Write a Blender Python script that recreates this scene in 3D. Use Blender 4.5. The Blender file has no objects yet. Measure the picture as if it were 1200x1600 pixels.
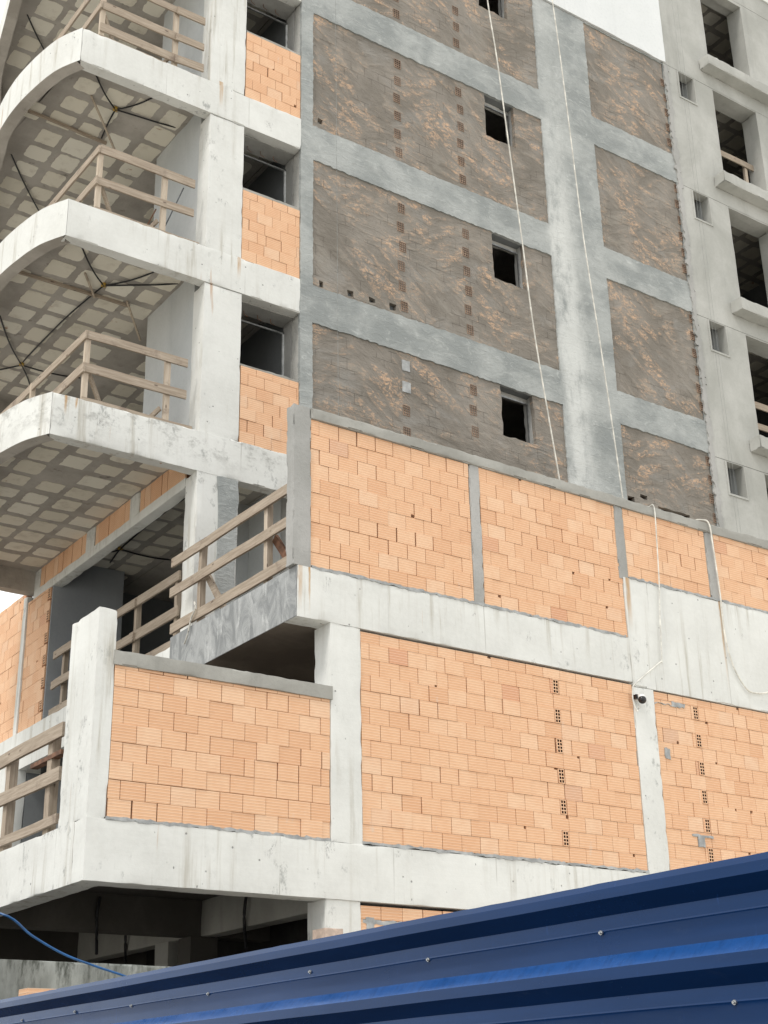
import bpy, bmesh, math, random
from mathutils import Vector, Matrix, noise
R = math.radians
random.seed(7)
SC = bpy.context.scene
COL = SC.collection

# ------------------------------------------------------------------ mesh builder
class MB:
    def __init__(s):
        s.v = []; s.f = []; s.m = []; s.mats = []
    def mi(s, mat):
        if mat not in s.mats: s.mats.append(mat)
        return s.mats.index(mat)
    def vert(s, p):
        s.v.append(tuple(p)); return len(s.v) - 1
    def face(s, idx, mat):
        s.f.append(tuple(idx)); s.m.append(s.mi(mat))
    def poly(s, pts, mat):
        s.face([s.vert(p) for p in pts], mat)
    def box(s, x0, x1, y0, y1, z0, z1, mat):
        b = [s.vert(p) for p in ((x0,y0,z0),(x1,y0,z0),(x1,y1,z0),(x0,y1,z0),(x0,y0,z1),(x1,y0,z1),(x1,y1,z1),(x0,y1,z1))]
        for q in ((0,3,2,1),(4,5,6,7),(0,1,5,4),(1,2,6,5),(2,3,7,6),(3,0,4,7)):
            s.face([b[i] for i in q], mat)
    def beam(s, a, b, w, t, mat, up=(0,0,1), jit=0.0):
        """rectangular bar from a to b; w across 'up', t the other way"""
        a = Vector(a); b = Vector(b); d = (b - a); L = d.length; d.normalize()
        u = Vector(up); u = (u - d * u.dot(d)).normalized(); n = d.cross(u)
        k = max(1, int(L / 0.35)) if jit else 1
        rings = []
        for i in range(k + 1):
            c = a.lerp(b, i / k)
            if jit: c = c + u * noise.noise(c * 1.3) * jit + n * noise.noise(c * 1.7 + Vector((9, 3, 1))) * jit
            rings.append([s.vert(c + u * (su * w / 2) + n * (sn * t / 2)) for su, sn in ((-1,-1),(1,-1),(1,1),(-1,1))])
        for i in range(k):
            for j in range(4):
                s.face([rings[i][j], rings[i][(j+1) % 4], rings[i+1][(j+1) % 4], rings[i+1][j]], mat)
        s.face(rings[0][::-1], mat); s.face(rings[-1], mat)
    def rbox(s, x0, x1, y0, y1, z0, z1, mat, res=0.12, amp=0.003, chip=0.012):
        """subdivided block with slightly uneven faces and chipped arrises"""
        def cuts(a, b):
            n = max(1, min(90, int(round((b - a) / res)))); c = [a + (b - a) * i / n for i in range(n + 1)]
            e = min(.018, (b - a) * .2)
            return ([c[0], c[0] + e] + c[1:-1] + [c[-1] - e, c[-1]]) if chip and b - a > .05 else c
        X, Y, Z = cuts(x0, x1), cuts(y0, y1), cuts(z0, z1)
        lut = {}
        c = Vector(((x0+x1)/2, (y0+y1)/2, (z0+z1)/2))
        def V(i, j, k):
            key = (i, j, k)
            if key in lut: return lut[key]
            p = Vector((X[i], Y[j], Z[k]))
            e = [i in (0, len(X)-1), j in (0, len(Y)-1), k in (0, len(Z)-1)]
            q = p + noise.noise_vector(p * 1.6) * amp
            if sum(e) >= 2 and chip:
                r = max(0.0, noise.noise(p * 6.1 + Vector((4, 8, 2))) - 0.05)
                for ax in range(3):
                    if e[ax]: q[ax] += (1 if c[ax] > p[ax] else -1) * r * chip * 2.2
            lut[key] = s.vert(q); return lut[key]
        nx, ny, nz = len(X)-1, len(Y)-1, len(Z)-1
        for i in range(nx):
            for k in range(nz):
                s.face([V(i,0,k), V(i+1,0,k), V(i+1,0,k+1), V(i,0,k+1)], mat)
                s.face([V(i,ny,k), V(i,ny,k+1), V(i+1,ny,k+1), V(i+1,ny,k)], mat)
        for j in range(ny):
            for k in range(nz):
                s.face([V(0,j,k), V(0,j,k+1), V(0,j+1,k+1), V(0,j+1,k)], mat)
                s.face([V(nx,j,k), V(nx,j+1,k), V(nx,j+1,k+1), V(nx,j,k+1)], mat)
        for i in range(nx):
            for j in range(ny):
                s.face([V(i,j,0), V(i,j+1,0), V(i+1,j+1,0), V(i+1,j,0)], mat)
                s.face([V(i,j,nz), V(i+1,j,nz), V(i+1,j+1,nz), V(i,j+1,nz)], mat)
    def plate(s, x0, x1, z0, z1, y, t, mat, holes=(), res=0.11, amp=0.004, edge=0.02, hole_edge=None, freq=5.0, swell=0.0):
        """upright plate facing -Y with rectangular holes and ragged edges"""
        if hole_edge is None: hole_edge = edge
        def cuts(a, b, extra):
            ks = sorted(set([a, b] + [e for e in extra if a < e < b])); out = []
            for p, q in zip(ks, ks[1:]):
                n = max(1, int(round((q - p) / res))); out += [p + (q - p) * i / n for i in range(n)]
            return out + [b]
        X = cuts(x0, x1, [h[i] for h in holes for i in (0, 1)]); Z = cuts(z0, z1, [h[i] for h in holes for i in (2, 3)])
        nx, nz = len(X)-1, len(Z)-1
        def solid(i, k):
            if i < 0 or k < 0 or i >= nx or k >= nz: return False
            cx, cz = (X[i]+X[i+1])/2, (Z[k]+Z[k+1])/2
            return not any(h[0] < cx < h[1] and h[2] < cz < h[3] for h in holes)
        G = [[solid(i, k) for k in range(nz)] for i in range(nx)]
        g = lambda i, k: 0 <= i < nx and 0 <= k < nz and G[i][k]
        lut = {}
        def V(i, k, b):
            key = (i, k, b)
            if key in lut: return lut[key]
            p = Vector((X[i], y, Z[k]))
            n4 = [g(i-1,k-1), g(i,k-1), g(i-1,k), g(i,k)]
            q = p.copy()
            if sum(n4) < 4:
                outer = i in (0, nx) or k in (0, nz)
                e = edge if outer else hole_edge
                q.x += noise.noise(p * freq) * e; q.z += noise.noise(p * freq + Vector((7, 1, 5))) * e
                q.z += noise.noise(p * freq * 3.1 + Vector((2, 1, 5))) * e * .6
            q.y += noise.noise(p * 1.9) * amp + swell * noise.noise(Vector((p.x * .7, 0, p.z * 1.6)))
            if b: q.y = y + t
            lut[key] = s.vert(q); return lut[key]
        for i in range(nx):
            for k in range(nz):
                if not G[i][k]: continue
                s.face([V(i,k,0), V(i+1,k,0), V(i+1,k+1,0), V(i,k+1,0)], mat)
                s.face([V(i,k,1), V(i,k+1,1), V(i+1,k+1,1), V(i+1,k,1)], mat)
                if not g(i-1,k): s.face([V(i,k,1), V(i,k,0), V(i,k+1,0), V(i,k+1,1)], mat)
                if not g(i+1,k): s.face([V(i+1,k,0), V(i+1,k,1), V(i+1,k+1,1), V(i+1,k+1,0)], mat)
                if not g(i,k-1): s.face([V(i,k,1), V(i+1,k,1), V(i+1,k,0), V(i,k,0)], mat)
                if not g(i,k+1): s.face([V(i,k+1,0), V(i+1,k+1,0), V(i+1,k+1,1), V(i,k+1,1)], mat)
    def tube(s, pts, r, mat, n=7):
        pts = [Vector(p) for p in pts]; rings = []
        for i, p in enumerate(pts):
            d = (pts[min(i+1, len(pts)-1)] - pts[max(i-1, 0)]).normalized()
            a = Vector((0, 0, 1)) if abs(d.z) < .9 else Vector((1, 0, 0))
            u = d.cross(a).normalized(); w = d.cross(u)
            rings.append([s.vert(p + (u * math.cos(2*math.pi*j/n) + w * math.sin(2*math.pi*j/n)) * r) for j in range(n)])
        for a, b in zip(rings, rings[1:]):
            for j in range(n): s.face([a[j], a[(j+1) % n], b[(j+1) % n], b[j]], mat)
        s.face(rings[0][::-1], mat); s.face(rings[-1], mat)
    def sphere(s, c, r, mat, zmin=-1.0, n=16):
        rows = []
        for i in range(n // 2 + 1):
            th = math.acos(zmin) + (0 - math.acos(zmin)) * i / (n // 2)
            rows.append([s.vert((c[0] + r*math.sin(th)*math.cos(2*math.pi*j/n), c[1] + r*math.sin(th)*math.sin(2*math.pi*j/n), c[2] + r*math.cos(th))) for j in range(n)])
        for a, b in zip(rows, rows[1:]):
            for j in range(n): s.face([a[j], a[(j+1) % n], b[(j+1) % n], b[j]], mat)
        s.face(rows[0][::-1], mat)
    def build(s, name, parent=None, smooth=True, angle=32, loc=None):
        me = bpy.data.meshes.new(name); me.from_pydata(s.v, [], s.f); 
        for m in s.mats: me.materials.append(m)
        me.polygons.foreach_set('material_index', s.m)
        me.update()
        if smooth:
            me.shade_smooth(); me.set_sharp_from_angle(angle=R(angle))
        o = bpy.data.objects.new(name, me); COL.objects.link(o)
        if parent: o.parent = parent
        if loc: o.location = loc
        return o

def tag(o, label=None, cat=None, group=None, kind=None):
    if label: o['label'] = label
    if cat: o['category'] = cat
    if group: o['group'] = group
    if kind: o['kind'] = kind
    return o
def thing(name, label, cat, group=None, loc=(0, 0, 0)):
    o = bpy.data.objects.new(name, None); COL.objects.link(o); o.location = loc; o.empty_display_size = .3
    return tag(o, label, cat, group)

def smoothpath(pts, n=8):
    P = [Vector(p) for p in pts]; out = []
    for i in range(len(P) - 1):
        a, b, c, d = P[max(i-1, 0)], P[i], P[i+1], P[min(i+2, len(P)-1)]
        for k in range(n):
            t = k / n
            out.append(.5 * ((2*b) + (c-a)*t + (2*a-5*b+4*c-d)*t*t + (3*b-a-3*c+d)*t**3))
    return out + [P[-1]]

# ------------------------------------------------------------------ materials
class NT:
    def __init__(s, name, rough=.85, spec=.25):
        s.m = bpy.data.materials.new(name); s.m.use_nodes = True
        s.t = s.m.node_tree; s.b = s.t.nodes['Principled BSDF']
        s.b.inputs['Roughness'].default_value = rough; s.b.inputs['Specular IOR Level'].default_value = spec
        s.co = s.t.nodes.new('ShaderNodeTexCoord').outputs['Object']
    def n(s, typ, **kw):
        o = s.t.nodes.new(typ)
        for k, v in kw.items(): setattr(o, k, v)
        return o
    def lk(s, a, b): s.t.links.new(a, b)
    def mapped(s, scale, loc=(0,0,0), src=None):
        m = s.n('ShaderNodeMapping'); m.inputs['Scale'].default_value = scale; m.inputs['Location'].default_value = loc
        s.lk(src or s.co, m.inputs['Vector']); return m.outputs[0]
    def noise(s, scale=(1,1,1), sc=1.0, detail=4, rough=.55, dist=0, loc=(0,0,0)):
        o = s.n('ShaderNodeTexNoise'); s.lk(s.mapped(scale, loc), o.inputs['Vector'])
        o.inputs['Scale'].default_value = sc; o.inputs['Detail'].default_value = detail
        o.inputs['Roughness'].default_value = rough; o.inputs['Distortion'].default_value = dist
        return o.outputs['Fac']
    def voro(s, scale=(1,1,1), sc=1.0, loc=(0,0,0), feat='F1'):
        o = s.n('ShaderNodeTexVoronoi'); o.feature = feat; s.lk(s.mapped(scale, loc), o.inputs['Vector']); o.inputs['Scale'].default_value = sc
        return o.outputs['Distance']
    def ramp(s, fac, a, b, lo=0.0, hi=1.0):
        o = s.n('ShaderNodeMapRange'); o.interpolation_type = 'SMOOTHSTEP'
        s.lk(fac, o.inputs[0]); o.inputs[1].default_value = a; o.inputs[2].default_value = b; o.inputs[3].default_value = lo; o.inputs[4].default_value = hi
        return o.outputs[0]
    def math(s, op, a, b=None, c=None):
        o = s.n('ShaderNodeMath', operation=op)
        for i, v in enumerate((a, b, c)):
            if v is None: continue
            if isinstance(v, (int, float)): o.inputs[i].default_value = v
            else: s.lk(v, o.inputs[i])
        return o.outputs[0]
    def mix(s, fac, a, b, mode='MIX'):
        o = s.n('ShaderNodeMix', data_type='RGBA', blend_type=mode)
        for i, v in ((0, fac), (6, a), (7, b)):
            if isinstance(v, (int, float)): o.inputs[i].default_value = v
            elif isinstance(v, tuple): o.inputs[i].default_value = (*v, 1)
            else: s.lk(v, o.inputs[i])
        return o.outputs[2]
    def xyz(s):
        o = s.n('ShaderNodeSeparateXYZ'); s.lk(s.co, o.inputs[0]); return o.outputs
    def island(s):
        return s.n('ShaderNodeNewGeometry').outputs['Random Per Island']
    def colramp(s, fac, stops, interp='LINEAR'):
        o = s.n('ShaderNodeValToRGB'); o.color_ramp.interpolation = interp
        e = o.color_ramp.elements
        while len(e) < len(stops): e.new(0.5)
        for el, (p, c) in zip(e, stops): el.position = p; el.color = (*c, 1)
        s.lk(fac, o.inputs[0]); return o.outputs[0]
    def out(s, col, height=None, dist=.01, strength=1.0, rough=None):
        if isinstance(col, tuple): s.b.inputs['Base Color'].default_value = (*col, 1)
        else: s.lk(col, s.b.inputs['Base Color'])
        if height is not None:
            b = s.n('ShaderNodeBump'); b.inputs['Distance'].default_value = dist; b.inputs['Strength'].default_value = strength
            s.lk(height, b.inputs['Height']); s.lk(b.outputs[0], s.b.inputs['Normal'])
        if rough is not None: s.lk(rough, s.b.inputs['Roughness'])
        return s.m

def m_white():
    t = NT('weathered_white_concrete', .9)
    big = t.noise(sc=.9, detail=5)
    col = t.mix(t.ramp(big, .35, .7), (.615, .62, .592), (.722, .73, .702))
    fine = t.noise(sc=14, detail=6, rough=.7)
    col = t.mix(t.ramp(fine, .3, .75, 0, .35), col, (.77, .775, .75))
    streak = t.noise((6, 6, .35), 1.2, 5, .65)
    patch = t.noise(sc=.55, detail=2, loc=(3, 7, 2))
    sm = t.math('MULTIPLY', t.ramp(streak, .50, .72), t.ramp(patch, .38, .6))
    col = t.mix(t.math('MULTIPLY', sm, .85), col, (.40, .375, .315))
    grime = t.noise((2.2, 2.2, 1.2), 2.5, 7, .75, loc=(9, 1, 4))
    gm = t.math('MULTIPLY', t.ramp(grime, .56, .68), t.ramp(t.noise(sc=.7, detail=2, loc=(1, 2, 8)), .47, .62))
    col = t.mix(t.math('MULTIPLY', gm, .7), col, (.24, .25, .24))
    rust = t.noise((9, 9, .5), 1.0, 3, .5, loc=(5, 5, 1))
    rm = t.math('MULTIPLY', t.ramp(rust, .66, .74), t.ramp(t.noise(sc=.8, detail=2, loc=(6, 2, 1)), .52, .62))
    col = t.mix(t.math('MULTIPLY', rm, .75), col, (.42, .22, .09))
    x, y, z = t.xyz()
    # mildew on the oldest balcony edge
    ml = t.math('MULTIPLY', t.math('MULTIPLY', t.ramp(z, 10.25, 10.8), t.ramp(z, 10.98, 11.0, 1, 0)), t.ramp(t.noise((1.6, 1.6, 2.2), 2.0, 7, .75, loc=(2, 2, 9)), .47, .66))
    col = t.mix(t.math('MULTIPLY', ml, .65), col, (.27, .27, .25))
    # rust runs below bars and edges
    rn = t.noise((4, 4, .6), 2, 5, .7, loc=(1, 7, 7))
    for rx, ry, rw, z1, z0 in ((2.535, 0, .035, 7.70, 7.02), (2.67, 0, .018, 7.70, 7.02), (8.03, 0, .06, 8.62, 7.7), (9.93, 0, .03, 8.62, 7.0), (.72, 3.35, .035, 10.97, 10.6), (.88, 3.35, .025, 10.97, 10.75), (3.42, 3.35, .04, 14.2, 13.75), (3.0, 3.35, .05, 17.5, 16.9)):
        dx = t.math('ABSOLUTE', t.math('SUBTRACT', t.math('ADD', x, t.math('MULTIPLY', t.math('SUBTRACT', rn, .5), .08)), rx))
        k = t.math('MULTIPLY', t.ramp(dx, rw * .3, rw, 1, 0), t.math('MULTIPLY', t.math('MULTIPLY', t.ramp(z, z0, z1 - .1), t.ramp(z, z1, z1 + .01, 1, 0)), t.ramp(t.math('ABSOLUTE', t.math('SUBTRACT', y, ry)), .15, .2, 1, 0)))
        col = t.mix(t.math('MULTIPLY', k, t.ramp(rn, .3, .6, .3, .9)), col, (.46, .27, .11))
    # formwork joints
    j = t.math('ABSOLUTE', t.math('SUBTRACT', t.math('FRACT', t.math('ADD', t.math('DIVIDE', t.math('ADD', x, y), 1.53), t.math('MULTIPLY', fine, .004))), .5))
    jm = t.math('MULTIPLY', t.ramp(j, .0035, .006, 1, 0), t.ramp(t.noise(sc=1.1, detail=2), .4, .6))
    col = t.mix(t.math('MULTIPLY', jm, .55), col, (.33, .32, .29))
    pits = t.voro((1, 1, 1), 4.2, loc=(2, 2, 2))
    pm = t.math('MULTIPLY', t.ramp(pits, .03, .07, .8, 0), t.ramp(t.noise(sc=1.3, detail=1), .38, .5))
    pit2 = t.voro((1, 1, .6), 10, loc=(5, 1, 3))
    pm = t.math('MAXIMUM', pm, t.math('MULTIPLY', t.ramp(pit2, .05, .11, .8, 0), t.ramp(t.noise(sc=2.1, detail=2, loc=(8, 8, 1)), .56, .64)))
    sq = t.noise((9, 9, 2.2), 1.6, 4, .6, 1.5, loc=(2, 4, 4))
    pm = t.math('MAXIMUM', pm, t.math('MULTIPLY', t.ramp(t.math('ABSOLUTE', t.math('SUBTRACT', sq, .5)), .004, .012, .6, 0), t.ramp(t.noise(sc=2.7, detail=2, loc=(1, 3, 1)),   .66, .72)))
    col = t.mix(t.math('MULTIPLY', pm, .85), col, (.10, .10, .10))
    board = t.noise((.8, .8, 14), 1, 3)
    h = t.math('ADD', t.math('MULTIPLY', fine, .5), t.math('ADD', t.math('MULTIPLY', board, .35), t.math('MULTIPLY', pm, -1.2)))
    return t.out(col, h, .006, .8)

def m_render():
    t = NT('grey_cement_render', .88)
    big = t.noise((1, 1, 1.3), 1.1, 6, .62, .3)
    col = t.mix(t.ramp(big, .36, .66), (.27, .288, .284), (.405, .422, .412))
    sw = t.noise((1.4, 1.4, 3.2), 2.4, 6, .7, 1.6, loc=(4, 0, 2))
    col = t.mix(t.ramp(sw, .54, .72, 0, .7), col, (.52, .54, .525))
    fine = t.noise(sc=16, detail=6, rough=.75)
    col = t.mix(t.ramp(fine, .45, .8, 0, .35), col, (.22, .225, .22))
    x, y, z = t.xyz()
    wob = t.noise((1.2, 1.2, .5), 1.0, 5, .7, loc=(1, 1, 6))
    xx = t.math('ADD', x, t.math('MULTIPLY', t.math('SUBTRACT', wob, .5), .9))
    lime = t.math('MULTIPLY', t.ramp(xx, 10.05, 10.4), t.ramp(xx, 10.55, 11.15, 1, 0))
    lime = t.math('MULTIPLY', lime, t.ramp(t.noise((1.6, 1.6, .7), 1.6, 6, .75, .2), .28, .55))
    lime = t.math('MULTIPLY', lime, t.ramp(z, 21.5, 16.5, .35, 1))
    col = t.mix(t.math('MULTIPLY', lime, .75), col, (.66, .672, .65))
    bd = t.noise((.5, .5, 7), 1.2, 3)
    h = t.math('ADD', t.math('ADD', t.math('MULTIPLY', sw, .9), t.math('MULTIPLY', fine, .3)), t.math('MULTIPLY', bd, .35))
    return t.out(col, h, .022, .9)

def m_scratch():
    t = NT('scratch_coated_brickwork', .95, .12)
    big = t.noise((1, 1, 1), .9, 5, .6)
    col = t.mix(t.ramp(big, .35, .68), (.205, .186, .160), (.285, .26, .228))
    grey = t.noise((.8, .8, 1.1), 1.6, 5, .6, .7, loc=(8, 3, 1))
    col = t.mix(t.ramp(grey, .5, .72, 0, .6), col, (.295, .285, .265))
    x, y, z = t.xyz()
    # trowel strokes: stretched fields turned different ways, picked zone by zone
    def field(ang, loc):
        m = t.n('ShaderNodeMapping'); m.inputs['Rotation'].default_value = (0, R(ang), 0); t.lk(t.co, m.inputs['Vector'])
        o = t.n('ShaderNodeTexNoise'); m2 = t.n('ShaderNodeMapping'); m2.inputs['Scale'].default_value = (.9, 1, 2.9); m2.inputs['Location'].default_value = loc
        t.lk(m.outputs[0], m2.inputs['Vector']); t.lk(m2.outputs[0], o.inputs['Vector'])
        o.inputs['Scale'].default_value = 1.9; o.inputs['Detail'].default_value = 3; o.inputs['Roughness'].default_value = .5; o.inputs['Distortion'].default_value = .45
        return o.outputs['Fac']
    pick = t.ramp(t.noise(sc=.8, detail=2, loc=(3, 1, 2)), .47, .53)
    pick2 = t.ramp(t.noise(sc=.55, detail=1, loc=(9, 4, 6)), .48, .54)
    def fmix(f, a, b): return t.math('ADD', t.math('MULTIPLY', a, t.math('SUBTRACT', 1.0, f)), t.math('MULTIPLY', b, f))
    st = fmix(pick2, fmix(pick, field(20, (0, 0, 0)), field(-12, (4, 2, 5))), field(-38, (7, 7, 1)))
    n2 = t.noise((1.5, 1.5, 2.6), 8, 7, .8, .6, loc=(1, 5, 3))
    zone = t.noise(sc=.8, detail=3, loc=(2, 9, 5))
    bare = t.math('MULTIPLY', t.math('MULTIPLY', t.ramp(st, .45, .62), t.ramp(n2, .46, .60)), t.ramp(zone, .34, .56))
    col = t.mix(t.math('MULTIPLY', t.ramp(st, .56, .36, 0, .16), t.ramp(n2, .3, .6)), col, (.165, .145, .122))
    col = t.mix(t.math('MULTIPLY', bare, .9), col, (.60, .405, .27))
    pale = t.math('MULTIPLY', t.ramp(st, .52, .62), t.ramp(zone, .56, .44))
    col = t.mix(t.math('MULTIPLY', pale, .35), col, (.32, .297, .258))
    br = t.n('ShaderNodeTexBrick'); mp = t.n('ShaderNodeCombineXYZ')
    wob = t.math('MULTIPLY', t.noise(sc=3, detail=2), .03)
    t.lk(t.math('ADD', x, y), mp.inputs[0]); t.lk(t.math('ADD', z, wob), mp.inputs[1]); t.lk(mp.outputs[0], br.inputs['Vector'])
    br.inputs['Scale'].default_value = 1; br.inputs['Brick Width'].default_value = .3; br.inputs['Row Height'].default_value = .2
    br.inputs['Mortar Size'].default_value = .005; br.inputs['Mortar Smooth'].default_value = .4
    jm = t.math('MULTIPLY', br.outputs['Fac'], t.ramp(t.noise(sc=2.2, detail=4, loc=(3, 3, 3)), .48, .62))
    col = t.mix(t.math('MULTIPLY', jm, .5), col, (.085, .07, .058))
    fine = t.noise(sc=22, detail=6, rough=.8)
    col = t.mix(t.ramp(fine, .5, .8, 0, .45), col, (.13, .112, .095))
    lines = t.noise((.6, .6, 26), 1.2, 3, .6)
    h = t.math('ADD', t.math('ADD', t.math('MULTIPLY', st, 3.4), t.math('MULTIPLY', n2, .7)), t.math('ADD', t.math('MULTIPLY', fine, .35), t.math('ADD', t.math('MULTIPLY', jm, -.6), t.math('MULTIPLY', lines, .5))))
    return t.out(col, h, .020, .9)

def m_plaster(name, a, b, c=None, bump=.006):
    t = NT(name, .92)
    big = t.noise((1, 1, .8), .8, 5, .6, .4)
    col = t.mix(t.ramp(big, .34, .68), a, b)
    st = t.noise((3, 3, .3), 1.2, 4, .6, loc=(3, 1, 0))
    col = t.mix(t.ramp(st, .55, .75, 0, .35), col, c or tuple(v * .7 for v in a))
    f = t.noise(sc=18, detail=5, rough=.7)
    col = t.mix(t.ramp(f, .45, .8, 0, .22), col, tuple(v * .6 for v in a))
    return t.out(col, t.math('ADD', t.math('MULTIPLY', f, .4), big), bump, .8)

def m_brick():
    t = NT('hollow_clay_brick', .85, .2)
    r = t.island()
    col = t.colramp(r, [(0, (.68, .395, .235)), (.2, (.72, .435, .265)), (.6, (.74, .46, .285)), (.9, (.765, .505, .33)), (.955, (.75, .51, .345)), (.968, (.62, .33, .20)), (.985, (.67, .36, .225)), (1, (.58, .46, .34))])
    x, y, z = t.xyz()
    n = t.noise((2, 2, 2), 3, 6, .65)
    col = t.mix(t.ramp(n, .35, .7, 0, .3), col, (.64, .33, .18))
    g = t.math('FRACT', t.math('ADD', t.math('MULTIPLY', z, 30), t.math('MULTIPLY', t.noise(sc=1.1, detail=1), .5)))
    tri = t.math('ABSOLUTE', t.math('SUBTRACT', g, .5))
    col = t.mix(t.ramp(tri, .36, .48, 0, .55), col, (.86, .68, .50))
    dust = t.noise((3, 3, 1), 2, 6, .7, loc=(3, 8, 5))
    col = t.mix(t.ramp(dust, .62, .78, 0, .6), col, (.62, .56, .50))
    f = t.noise((4, 4, 40), 3, 4, .6)
    col = t.mix(t.ramp(f, .5, .75, 0, .18), col, (.42, .20, .10))
    return t.out(col, t.math('ADD', t.ramp(tri, .28, .45), t.math('MULTIPLY', f, .4)), .0025, .6)

def m_wood(name, axis, a=(.285, .235, .185), b=(.46, .395, .32)):
    t = NT(name, .85, .15)
    sc = [14, 14, 14]; sc[axis] = .9
    g = t.noise(tuple(sc), 2.2, 6, .7, .5)
    col = t.mix(t.ramp(g, .35, .68), a, b)
    r = t.island()
    col = t.mix(t.math('MULTIPLY', r, .45), col, (.36, .285, .215))
    st = t.noise(sc=2.5, detail=5, rough=.7)
    col = t.mix(t.ramp(st, .56, .72, 0, .6), col, (.17, .13, .11))
    kn = t.voro(tuple(2.2 if i == axis else 6 for i in range(3)), 1.3)
    col = t.mix(t.ramp(kn, .06, .13, .8, 0), col, (.10, .07, .055))
    return t.out(col, g, .006, .8)

def m_flat(name, col, rough=.6, metal=0.0, var=.25, sc=6, spec=.4):
    t = NT(name, rough, spec); t.b.inputs['Metallic'].default_value = metal
    n = t.noise(sc=sc, detail=5, rough=.65)
    return t.out(t.mix(t.ramp(n, .35, .7), tuple(c * (1 - var) for c in col), tuple(min(1, c * (1 + var)) for c in col)), n, .002, .5)

def m_blue():
    t = NT('glossy_blue_sheet_paint', .16, .34); t.b.inputs['Specular Tint'].default_value = (.55, .74, 1, 1); t.b.inputs['Metallic'].default_value = .15; t.b.inputs['Coat Weight'].default_value = .06; t.b.inputs['Coat Roughness'].default_value = .08
    x, y, z = t.xyz()
    n = t.noise((1, .6, 6), 1.2, 4)
    col = t.mix(t.ramp(n, .35, .7), (.002, .022, .088), (.003, .028, .11))
    sc = t.noise((20, 26, 3), 2.0, 4, .7, .3)
    col = t.mix(t.ramp(sc, .62, .78, 0, .35), col, (.02, .08, .30))
    dust = t.noise((3, 1.2, 3), 3, 6, .75)
    col = t.mix(t.ramp(dust, .58, .8, 0, .25), col, (.05, .075, .14))
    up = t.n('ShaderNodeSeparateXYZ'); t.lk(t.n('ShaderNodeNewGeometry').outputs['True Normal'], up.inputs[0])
    slope_light = t.math('MULTIPLY', t.ramp(up.outputs[2], .5, .6), t.ramp(t.noise((14, 22, 3), 1.6, 4, .7, .4, loc=(2, 2, 2)), .25, .6, .55, 1))
    col = t.mix(slope_light, col, (.010, .070, .255))  # upward rib slopes painted a brighter blue, standing in for skylight
    rg = t.ramp(t.noise((2, 1, 2), 2.5, 5, .7), .3, .75, .10, .30)
    return t.out(col, t.noise((1, .5, 3), 1.1, 2), .006, .35, rg)

def m_stained():
    t = NT('algae_stained_concrete', .9)
    n = t.noise((2, 2, .6), 1.6, 6, .7)
    col = t.mix(t.ramp(n, .35, .65), (.20, .21, .195), (.31, .325, .305))
    k = t.noise((3, 3, .8), 2.2, 6, .75, loc=(5, 5, 5))
    x, y, z = t.xyz()
    top = t.ramp(z, 2.55, 2.93, .25, 1)
    col = t.mix(t.math('MULTIPLY', t.ramp(k, .44, .66), top), col, (.055, .06, .05))
    return t.out(col, n, .01)

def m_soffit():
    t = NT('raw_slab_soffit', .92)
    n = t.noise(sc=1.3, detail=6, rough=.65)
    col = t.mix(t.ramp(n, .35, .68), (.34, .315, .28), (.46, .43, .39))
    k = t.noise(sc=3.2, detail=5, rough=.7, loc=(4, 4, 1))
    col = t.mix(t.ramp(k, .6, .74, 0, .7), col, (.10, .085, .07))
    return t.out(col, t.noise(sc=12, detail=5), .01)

def m_block():
    t = NT('filler_block_face', .92)
    r = t.island()
    col = t.colramp(r, [(0, (.66, .62, .52)), (.5, (.73, .69, .59)), (1, (.77, .74, .65))])
    n = t.noise(sc=3.5, detail=6, rough=.7)
    col = t.mix(t.ramp(n, .5, .72, 0, .5), col, (.48, .43, .35))
    rs = t.noise(sc=2.4, detail=4, rough=.7, loc=(3, 6, 1))
    col = t.mix(t.ramp(rs, .66, .74, 0, .7), col, (.36, .17, .06))
    return t.out(col, n, .008)

WHITE = m_white(); RENDER = m_render(); SCRATCH = m_scratch(); BRICK = m_brick()
WING = m_plaster('grey_green_plaster', (.36, .362, .335), (.475, .475, .447), (.29, .29, .27))
FINISH = m_plaster('white_finish_plaster', (.70, .72, .72), (.77, .785, .785), (.60, .62, .62), .003)
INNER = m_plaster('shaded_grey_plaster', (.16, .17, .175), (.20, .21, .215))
NICHE = m_plaster('light_grey_plaster', (.46, .48, .48), (.55, .565, .56), (.36, .37, .37))
COPE = m_plaster('cement_coping', (.30, .295, .27), (.40, .395, .365), None, .015)
POST = m_plaster('grey_poured_post', (.31, .31, .295), (.42, .415, .40), (.24, .24, .23), .02)
def m_smear():
    t = NT('smeared_slab_edge', .8)
    a = t.noise((2.2, 2.2, 1.1), 1.7, 6, .68, 1.2)
    col = t.mix(t.ramp(a, .36, .64), (.24, .25, .252), (.385, .395, .395))
    b = t.noise((3, 3, .8), 2.0, 6, .7, .8, loc=(4, 4, 4))
    col = t.mix(t.ramp(b, .54, .70), col, (.54, .55, .545))
    c = t.noise((3, 3, 1), 1.4, 6, .75, .5, loc=(7, 2, 4))
    col = t.mix(t.ramp(c, .58, .72, 0, .6), col, (.15, .155, .155))
    return t.out(col, t.math('ADD', a, b), .02)
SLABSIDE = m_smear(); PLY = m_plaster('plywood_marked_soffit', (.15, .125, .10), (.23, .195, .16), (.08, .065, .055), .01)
UNLIT = m_plaster('painted_shade_concrete', (.075, .07, .062), (.12, .112, .10), None, .01)  # parking concrete with its deep shade painted into the colour
GLOOM = m_flat('shade_black_basement_concrete', (.022, .021, .02), .95)  # near-black colour standing in for the unlit parking walls and floor
RETURN = m_plaster('bluish_shaded_plaster', (.30, .32, .345), (.36, .38, .40), None, .004)
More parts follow.
